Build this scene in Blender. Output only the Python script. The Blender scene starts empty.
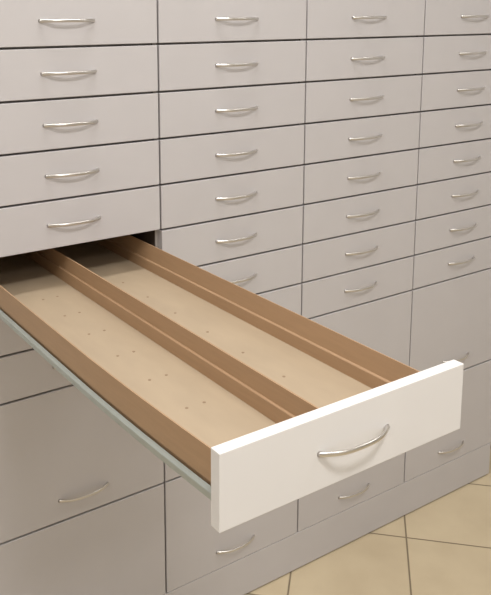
import bpy, bmesh, math
from mathutils import Matrix, Vector

# ---------------------------------------------------------------- units
# U = one small-drawer row in metres; x along the cabinets, y into them, z up
U = 0.107
FLOOR = -15.02                      # floor level in row units (top of first row = 0)
W1, W2, W3 = 4.0590, 4.0617, 4.0500
SC = bpy.context.scene
COL = SC.collection


def P(x, y, z):
    return Vector((x * U, y * U, (z - FLOOR) * U))


# ---------------------------------------------------------------- materials
def mat(name, col, rough=.5, metal=0., spec=.5, noise=0., nscale=40., bump=0., bscale=200., stretch=None, coat=0.):
    m = bpy.data.materials.new(name)
    m.use_nodes = True
    nt = m.node_tree
    b = nt.nodes['Principled BSDF']
    b.inputs['Base Color'].default_value = (*col, 1)
    b.inputs['Roughness'].default_value = rough
    b.inputs['Metallic'].default_value = metal
    b.inputs['Specular IOR Level'].default_value = spec
    b.inputs['Coat Weight'].default_value = coat
    geo = nt.nodes.new('ShaderNodeNewGeometry')
    mp = nt.nodes.new('ShaderNodeMapping')
    nt.links.new(geo.outputs['Position'], mp.inputs['Vector'])
    if stretch:
        mp.inputs['Scale'].default_value = stretch
    if noise > 0:
        n = nt.nodes.new('ShaderNodeTexNoise')
        n.inputs['Scale'].default_value = nscale
        n.inputs['Detail'].default_value = 5
        nt.links.new(mp.outputs[0], n.inputs['Vector'])
        r = nt.nodes.new('ShaderNodeMapRange')
        r.inputs['From Min'].default_value = .25
        r.inputs['From Max'].default_value = .75
        r.inputs['To Min'].default_value = 1 - noise
        r.inputs['To Max'].default_value = 1 + noise
        nt.links.new(n.outputs['Fac'], r.inputs['Value'])
        v = nt.nodes.new('ShaderNodeVectorMath')
        v.operation = 'SCALE'
        v.inputs[0].default_value = col
        nt.links.new(r.outputs[0], v.inputs['Scale'])
        nt.links.new(v.outputs[0], b.inputs['Base Color'])
    if bump > 0:
        n2 = nt.nodes.new('ShaderNodeTexNoise')
        n2.inputs['Scale'].default_value = bscale
        n2.inputs['Detail'].default_value = 3
        nt.links.new(mp.outputs[0], n2.inputs['Vector'])
        bp = nt.nodes.new('ShaderNodeBump')
        bp.inputs['Strength'].default_value = bump
        bp.inputs['Distance'].default_value = .001
        nt.links.new(n2.outputs['Fac'], bp.inputs['Height'])
        nt.links.new(bp.outputs[0], b.inputs['Normal'])
    return m


M_FRONT = mat('grey_white_laminate', (.525, .503, .505), .48, noise=.018, nscale=9, bump=.05, bscale=500)
M_FRONT_LIT = mat('grey_white_laminate_lit', (.735, .718, .705), .42, noise=.012, nscale=9, bump=.04, bscale=500)  # same laminate as the other fronts, lightened for the stronger light on it
M_CARC = mat('carcass_board', (.40, .365, .34), .55, noise=.02)
M_INNER_SHADE = mat('carcass_inside_shade', (.07, .050, .038), .7, noise=.05)  # dark brown carries the shade inside the cabinets
M_NICKEL = mat('satin_nickel', (.66, .635, .605), .28, metal=1.0, noise=.03, nscale=300)
M_SIDE = mat('brown_side_board', (.400, .255, .145), .5, noise=.05, nscale=25, stretch=(8, .6, 8), bump=.05)
M_BASE = mat('birch_tray_board', (.405, .318, .220), .5, noise=.05, nscale=10, stretch=(3, 1, 3), bump=.03)
M_HOLE = mat('drilled_hole', (.27, .19, .12), .8)
M_RAIL = mat('zinc_runner', (.42, .45, .42), .38, metal=.35, noise=.04, nscale=60)
M_WALL = mat('painted_wall', (.70, .69, .68), .8, noise=.015, nscale=6, bump=.08)
M_CEIL = mat('painted_ceiling', (.82, .81, .80), .85, noise=.01, nscale=5)


def floor_material():
    m = bpy.data.materials.new('beige_floor_tile')
    m.use_nodes = True
    nt = m.node_tree
    N, L = nt.nodes, nt.links
    b = N['Principled BSDF']
    geo = N.new('ShaderNodeNewGeometry')
    sep = N.new('ShaderNodeSeparateXYZ')
    L.new(geo.outputs['Position'], sep.inputs[0])

    def mth(op, a, c=None):
        n = N.new('ShaderNodeMath')
        n.operation = op
        for i, q in enumerate((a, c)):
            if q is None:
                continue
            if isinstance(q, (int, float)):
                n.inputs[i].default_value = q
            else:
                L.new(q, n.inputs[i])
        return n.outputs[0]
    T = 4.36 * U
    x, y = sep.outputs[0], sep.outputs[1]
    u = mth('DIVIDE', mth('SUBTRACT', mth('SUBTRACT', x, y), 8.20 * U), T)
    v = mth('DIVIDE', mth('SUBTRACT', mth('ADD', x, y), 6.81 * U), T)
    fu, fv = mth('FLOOR', u), mth('FLOOR', v)

    def edge(q, f):
        r = mth('SUBTRACT', q, f)
        return mth('MINIMUM', r, mth('SUBTRACT', 1.0, r))
    d = mth('MINIMUM', edge(u, fu), edge(v, fv))
    mr = N.new('ShaderNodeMapRange')
    mr.interpolation_type = 'SMOOTHSTEP'
    mr.inputs['From Min'].default_value = .004
    mr.inputs['From Max'].default_value = .011
    L.new(d, mr.inputs['Value'])
    comb = N.new('ShaderNodeCombineXYZ')
    L.new(fu, comb.inputs[0])
    L.new(fv, comb.inputs[1])
    wn = N.new('ShaderNodeTexWhiteNoise')
    L.new(comb.outputs[0], wn.inputs['Vector'])
    ns = N.new('ShaderNodeTexNoise')
    ns.inputs['Scale'].default_value = 7
    ns.inputs['Detail'].default_value = 8
    L.new(geo.outputs['Position'], ns.inputs['Vector'])
    f = mth('ADD', mth('MULTIPLY', wn.outputs['Value'], .25), mth('MULTIPLY', ns.outputs['Fac'], .9))
    cr = N.new('ShaderNodeValToRGB')
    cr.color_ramp.elements[0].position = .25
    cr.color_ramp.elements[0].color = (.50, .405, .268, 1)
    cr.color_ramp.elements[1].position = .85
    cr.color_ramp.elements[1].color = (.62, .52, .355, 1)
    L.new(f, cr.inputs[0])
    mx = N.new('ShaderNodeMix')
    mx.data_type = 'RGBA'
    L.new(mr.outputs[0], mx.inputs['Factor'])
    mx.inputs['A'].default_value = (.20, .155, .10, 1)
    L.new(cr.outputs[0], mx.inputs['B'])
    L.new(mx.outputs['Result'], b.inputs['Base Color'])
    rr = N.new('ShaderNodeMapRange')
    rr.inputs['To Min'].default_value = .8
    rr.inputs['To Max'].default_value = .33
    L.new(mr.outputs[0], rr.inputs['Value'])
    L.new(rr.outputs[0], b.inputs['Roughness'])
    bp = N.new('ShaderNodeBump')
    bp.inputs['Strength'].default_value = .6
    bp.inputs['Distance'].default_value = .0015
    L.new(mr.outputs[0], bp.inputs['Height'])
    L.new(bp.outputs[0], b.inputs['Normal'])
    return m


M_FLOOR = floor_material()


# ---------------------------------------------------------------- mesh helpers (row units -> metres)
def box(bm, x0, x1, y0, y1, z0, z1, bevel=0., mi=0, seg=2):
    vs = [bm.verts.new((x * U, y * U, z * U)) for z in (z0, z1) for y in (y0, y1) for x in (x0, x1)]
    idx = [(0, 2, 3, 1), (4, 5, 7, 6), (0, 1, 5, 4), (2, 6, 7, 3), (0, 4, 6, 2), (1, 3, 7, 5)]
    fs = [bm.faces.new([vs[i] for i in q]) for q in idx]
    for f in fs:
        f.material_index = mi
    if bevel > 0:
        es = list({e for f in fs for e in f.edges})
        r = bmesh.ops.bevel(bm, geom=es, offset=bevel * U, segments=seg, profile=.5, affect='EDGES')
        for f in r['faces']:
            f.material_index = mi
    return fs


def prism(bm, prof, y0, y1, ny=1):
    """extrude an x-z outline along y, in ny steps"""
    n = len(prof)
    rows = [[bm.verts.new((x * U, (y0 + (y1 - y0) * i / ny) * U, z * U)) for x, z in prof] for i in range(ny + 1)]
    fs = [bm.faces.new(rows[0]), bm.faces.new(rows[-1][::-1])]
    for p, q in zip(rows, rows[1:]):
        for i in range(n):
            fs.append(bm.faces.new((p[i], q[i], q[(i + 1) % n], p[(i + 1) % n])))
    bmesh.ops.recalc_face_normals(bm, faces=fs)
    return fs


def link(name, bm, mats, parent=None, loc=None, smooth=False):
    me = bpy.data.meshes.new(name)
    bm.normal_update()
    bm.to_mesh(me)
    bm.free()
    for m in (mats if isinstance(mats, (list, tuple)) else [mats]):
        me.materials.append(m)
    if smooth:
        for p in me.polygons:
            p.use_smooth = True
    o = bpy.data.objects.new(name, me)
    COL.objects.link(o)
    if parent:
        o.parent = parent
    if loc is not None:
        o.location = loc
    return o


def use_mesh(name, me, parent, loc):
    o = bpy.data.objects.new(name, me)
    COL.objects.link(o)
    o.parent = parent
    o.location = loc
    return o


def thing(name, label, cat, loc, group=None):
    o = bpy.data.objects.new(name, None)
    o.empty_display_size = .1
    COL.objects.link(o)
    o.location = loc
    o['label'] = label
    o['category'] = cat
    if group:
        o['group'] = group
    return o


def struct(name, bm, m):
    o = link(name, bm, m)
    o['kind'] = 'structure'
    return o


# ---------------------------------------------------------------- bow handle (origin at the middle of its fixing line, bows towards -y)
def handle_mesh():
    bm = bmesh.new()
    half, depth, n, k = .560, .165, 40, 14
    rings = []
    pts = []
    for i in range(n + 1):
        u = 2 * i / n - 1
        u = math.copysign(1 - (1 - abs(u)) ** 1.25, u)
        pts.append((half * u, -depth * (1 - abs(u) ** 2.8)))
    for i, (x, y) in enumerate(pts):
        a = pts[max(i - 1, 0)]
        c = pts[min(i + 1, n)]
        tx, ty = c[0] - a[0], c[1] - a[1]
        l = math.hypot(tx, ty)
        tx, ty = tx / l, ty / l
        if i in (0, n):
            tx, ty = 0.0, (-1.0 if i == 0 else 1.0)
        nx, ny = -ty, tx
        u = abs(2 * i / n - 1)
        hz = .030 + .007 * u ** 3            # half height, a little taller at the feet
        ht = .017 + .022 * u ** 6            # half thickness
        ring = []
        for j in range(k):
            q = 2 * math.pi * j / k
            ca, sa = math.cos(q), math.sin(q)
            ca = math.copysign(abs(ca) ** .8, ca)
            sa = math.copysign(abs(sa) ** .8, sa)
            ring.append(bm.verts.new(((x + nx * ht * ca) * U, (y + ny * ht * ca) * U, hz * sa * U)))
        rings.append(ring)
    for i in range(n):
        for j in range(k):
            bm.faces.new((rings[i][j], rings[i][(j + 1) % k], rings[i + 1][(j + 1) % k], rings[i + 1][j]))
    bm.faces.new(rings[0][::-1])
    bm.faces.new(rings[-1])
    bmesh.ops.recalc_face_normals(bm, faces=bm.faces[:])
    me = bpy.data.meshes.new('handle')
    bm.to_mesh(me)
    bm.free()
    for p in me.polygons:
        p.use_smooth = True
    me.materials.append(M_NICKEL)
    return me


HANDLE = handle_mesh()

# ---------------------------------------------------------------- cabinet columns
TF = .168            # thickness of a drawer front
GX, GZ = .022, .023  # half gaps between fronts
DEPTH = 8.6
D1, D2 = 3.0204, 2.9054
BASE = -8 - D1 - D2  # underside of the cabinets
ROWS = [(-k, -k - 1) for k in range(8)] + [(-8, -8 - D1), (-8 - D1, BASE)]


def front_mesh(w, h, m):
    bm = bmesh.new()
    box(bm, -w / 2 + GX, w / 2 - GX, 0, TF, -h / 2 + GZ, h / 2 - GZ, bevel=.010)
    me = bpy.data.meshes.new('drawer')
    bm.to_mesh(me)
    bm.free()
    me.materials.append(m)
    return me


def carcass(root, w):
    """open board box: sides, back, top, bottom and an added light-blocking board under every drawer (local: x centred, z=0 at the underside)"""
    bm = bmesh.new()
    H = -BASE
    t = .045
    y0 = TF + .004
    box(bm, -w / 2 + .004, -w / 2 + t, y0, DEPTH, 0, H, mi=0)
    box(bm, w / 2 - t, w / 2 - .004, y0, DEPTH, 0, H, mi=0)
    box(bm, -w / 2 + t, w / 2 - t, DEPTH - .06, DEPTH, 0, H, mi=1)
    box(bm, -w / 2 + t, w / 2 - t, y0, DEPTH - .06, H - .08, H, mi=0)
    box(bm, -w / 2 + t, w / 2 - t, y0, DEPTH - .06, 0, .08, mi=0)
    for zt, zb in ROWS[:-1]:
        z = zb - BASE
        box(bm, -w / 2 + t, w / 2 - t, .21, DEPTH - .06, z - .03, z + .03, mi=0)  # unseen board, added to stop light passing between rows
    # thin sheets inside the side boards, coloured dark for the shade in there
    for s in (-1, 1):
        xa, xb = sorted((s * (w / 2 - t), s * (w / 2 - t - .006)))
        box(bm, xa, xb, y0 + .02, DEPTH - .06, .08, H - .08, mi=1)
    return link('carcass', bm, [M_CARC, M_INNER_SHADE], root, (0, 0, 0))


def loc_in(root_x, x, y, z):
    return Vector(((x - root_x) * U, y * U, (z - BASE) * U))


def column(x0, x1, label, opened=None):
    xc, w = (x0 + x1) / 2, x1 - x0
    root = thing('drawer_cabinet', label, 'cabinet', P(xc, 0, BASE), 'tall drawer cabinets side by side')
    carcass(root, w)
    small = front_mesh(w, 1.0, M_FRONT)
    deep = [front_mesh(w, D1, M_FRONT), front_mesh(w, D2, M_FRONT)]
    for i, (zt, zb) in enumerate(ROWS):
        if i == opened:
            open_drawer(root, xc, w, zt, zb)
            continue
        zc = (zt + zb) / 2
        if i < 8:
            d = use_mesh('drawer', small, root, loc_in(xc, xc, 0, zc))
            hz = 0.0
        else:
            d = use_mesh('deep_drawer', deep[i - 8], root, loc_in(xc, xc, 0, zc))
            hz = zb + .5 - zc
        use_mesh('handle', HANDLE, d, (0, 0, hz * U))
    return root


# ---------------------------------------------------------------- the pulled-out drawer
def open_drawer(root, xc, w, zt, zb):
    YF = -7.953
    bm = bmesh.new()
    zc = -5.0153 - .9412 / 2
    hh = .9412 / 2
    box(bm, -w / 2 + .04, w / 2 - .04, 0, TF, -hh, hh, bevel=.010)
    d = link('drawer', bm, M_FRONT_LIT, root, loc_in(xc, xc, YF, zc))
    d['label'] = 'pulled-out drawer with a grey-white front painted as brightly lit and an empty two-bay brown tray'
    use_mesh('handle', HANDLE, d, (0, 0, 0))
    # below, shapes are given in scene row units and moved into the drawer's own frame
    off = Vector((-xc * U, -YF * U, -zc * U))

    def add(name, bm, m, label=None):
        bmesh.ops.translate(bm, vec=off, verts=bm.verts[:])
        o = link(name, bm, m, d)
        if label:
            o['label'] = label
        return o
    YA, YB = YF + TF, 3.0            # tray runs from the front back into the cabinet
    ZT, ZL, ZF, ZU = -5.305, -5.595, -5.832, -5.872
    xl, xr = -3.825, -.255           # outer faces of the sides

    def stepped(s):
        # outer face at x=s0, thin upper board, ledge, thicker foot
        x0 = xl if s < 0 else xr
        zt_ = ZT if s < 0 else ZT + .02
        q = [(x0, -5.725), (x0, zt_), (x0 - s * .020, zt_), (x0 - s * .062, ZL - .012), (x0 - s * .088, ZL - .022), (x0 - s * .098, ZL - .034),
             (x0 - s * .105, ZF), (x0 - s * .03, ZF), (x0 - s * .03, -5.725)]
        return q
    def skew(bm):
        # the left side board is bowed a few millimetres: out in the middle, in at the front
        for v in bm.verts:
            if v.co.x < -3.4 * U:
                y = v.co.y / U
                v.co.x += (-.035 + .0095 * max(0.0, -y - 3.9) ** 1.9) * U
    bm = bmesh.new()
    prism(bm, stepped(-1), YA, YB, 24)
    skew(bm)
    add('side_panel', bm, M_SIDE)
    bm = bmesh.new()
    prism(bm, stepped(1), YA, YB)
    add('side_panel', bm, M_SIDE)
    # divider: thin upper board with a wider stepped foot
    c = -2.090
    bm = bmesh.new()
    prism(bm, [(c - .075, ZF), (c - .070, ZL - .010), (c - .062, ZL), (c - .030, ZL + .006), (c - .014, ZT - .005), (c + .014, ZT - .005),
               (c + .030, ZL + .006), (c + .062, ZL), (c + .070, ZL - .010), (c + .075, ZF)], YA, YB - .05)
    add('divider', bm, M_SIDE)
    # bottom with its drilled pin holes
    bm = bmesh.new()
    prism(bm, [(xl + .03, ZU), (xr - .03, ZU), (xr - .03, ZF), (xl + .03, ZF)], YA, YB, 24)
    skew(bm)
    ys = [-.437, -1.456, -2.475, -3.54, -4.57, -5.61]
    holes = [(-2.94, y) for y in ys] + [(-2.645, y) for y in ys] + [(-1.185, y) for y in ys]
    for hx, hy in holes:
        n = 12
        r = .024
        ring = [bm.verts.new(((hx + r * math.cos(2 * math.pi * j / n)) * U, (hy + r * math.sin(2 * math.pi * j / n)) * U,
                              (ZF + .004) * U)) for j in range(n)]
        ring2 = [bm.verts.new((v.co.x, v.co.y, (ZF - .002) * U)) for v in ring]
        f = bm.faces.new(ring)
        f.material_index = 1
        for j in range(n):
            f = bm.faces.new((ring[j], ring2[j], ring2[(j + 1) % n], ring[(j + 1) % n]))
            f.material_index = 1
    add('tray_bottom', bm, [M_BASE, M_HOLE], 'pale wood tray bottom with small pin holes')
    bm = bmesh.new()
    box(bm, xl + .105, xr - .105, YB - .05, YB, ZF, ZT)
    add('back_panel', bm, M_SIDE)
    # runners under the outer edges
    for s, xo in ((-1, xl), (1, xr)):
        bm = bmesh.new()
        prism(bm, [(xo + s * .020, -5.755), (xo + s * .070, -5.785), (xo + s * .076, -5.797), (xo + s * .066, -5.812), (xo + s * .066, -5.885),
                   (xo - s * .029, -5.885), (xo - s * .029, ZU - .001), (xo + s * .020, ZU - .001)], YA + .003, YB + .4, 24)
        if s < 0:
            skew(bm)
        add('runner', bm, M_RAIL, 'grey metal runner')


x = [-W1, 0, W1, W1 + W2, W1 + W2 + W3]
column(x[0], x[1], 'leftmost grey drawer cabinet, with one empty brown drawer pulled far out', opened=5)
column(x[1], x[2], 'grey drawer cabinet second from the left, directly right of the pulled-out drawer\'s cabinet')
column(x[2], x[3], 'grey drawer cabinet third from the left, whose lower part the open drawer front hides')
column(x[3], x[4], 'rightmost grey drawer cabinet, past the right end of the open drawer front')

# one continuous plinth board under all four cabinets
bm = bmesh.new()
box(bm, x[0] + .02, x[4] - .06, 0.0, .16, FLOOR + .035, BASE + .008, bevel=.010)
for xx in (x[0] + .02, x[1], x[2], x[3], x[4] - .21):
    box(bm, xx, xx + .15, .16, DEPTH - .3, FLOOR, BASE)
bmesh.ops.translate(bm, vec=(0, 0, -FLOOR * U), verts=bm.verts[:])
pl = link('plinth', bm, M_FRONT)
pl['label'] = 'long grey plinth board between the cabinets and the tiled floor'
pl['category'] = 'plinth'

# ---------------------------------------------------------------- room shell
XL, XR, YW, YR, ZC = -24., 24., DEPTH + .05, -36., 11.0


def slab(name, a, m):
    bm = bmesh.new()
    box(bm, *a)
    bmesh.ops.translate(bm, vec=(0, 0, -FLOOR * U), verts=bm.verts[:])
    return struct(name, bm, m)


slab('floor', (XL - 1, XR + 1, YR - 1, YW + 1, FLOOR - 1, FLOOR), M_FLOOR)
slab('ceiling', (XL - 1, XR + 1, YR - 1, YW + 1, ZC, ZC + 1), M_CEIL)
slab('wall_back', (XL - 1, XR + 1, YW, YW + 1, FLOOR, ZC), M_WALL)
slab('wall_front', (XL - 1, XR + 1, YR - 1, YR, FLOOR, ZC), M_WALL)
slab('wall_left', (XL - 1, XL, YR, YW, FLOOR, ZC), M_WALL)
slab('wall_right', (XR, XR + 1, YR, YW, FLOOR, ZC), M_WALL)


# ---------------------------------------------------------------- ceiling lights and one added fill
def area(name, x, y, z, sx, sy, power, col):
    l = bpy.data.lights.new(name, 'AREA')
    l.shape = 'RECTANGLE'
    l.size, l.size_y = sx * U, sy * U
    l.energy = power
    l.color = col
    o = bpy.data.objects.new(name, l)
    COL.objects.link(o)
    o.location = P(x, y, z)
    return o


WARM = (1.0, .985, .965)
area('ceiling_lamp_near', 0.0, -2.2, ZC - .1, 9, 2.2, 17, WARM)
area('ceiling_lamp_middle', -3.0, -15.5, ZC - .1, 6, 2.4, 27, WARM)
area('ceiling_lamp_far', -2.0, -29.0, ZC - .1, 11, 4, 22, WARM)
area('added_fill_right', 14.0, -13.0, ZC - .1, 8, 4, 14, WARM)  # added fill, brightens the lower right fronts
area('ceiling_lamp_left', -19.0, -10.0, ZC - .1, 5, 8, 20, WARM)

w = bpy.data.worlds.new('world')
SC.world = w
w.use_nodes = True
w.node_tree.nodes['Background'].inputs[0].default_value = (1, .97, .93, 1)
w.node_tree.nodes['Background'].inputs[1].default_value = .3

# ---------------------------------------------------------------- camera (fitted to the photograph's straight lines)
FX, PX, PY = 787.2699, -54.1784, -138.321
RV = Vector((.1729, -.5731, -.0591))
th = RV.length
k = RV / th
K = Matrix(((0, -k.z, k.y), (k.z, 0, -k.x), (-k.y, k.x, 0)))
R3 = Matrix.Identity(3) + K * math.sin(th) + (K @ K) * (1 - math.cos(th))
R3 = R3 @ Matrix(((1, 0, 0), (0, 0, -1), (0, 1, 0)))
cam = bpy.data.cameras.new('camera')
cam.sensor_fit = 'VERTICAL'
cam.sensor_height = 24
cam.sensor_width = 24 * 491 / 595
cam.lens = FX / 595 * 24
cam.shift_x = -PX / 595
cam.shift_y = PY / 595
cam.clip_start = .01
co = bpy.data.objects.new('camera', cam)
COL.objects.link(co)
rot = Matrix((R3[0], -R3[1], -R3[2])).transposed()
co.matrix_world = Matrix.Translation(P(-8.4160, -14.2474, -.4273)) @ rot.to_4x4()
SC.camera = co
SC.view_settings.view_transform = 'Standard'
SC.view_settings.look = 'None'
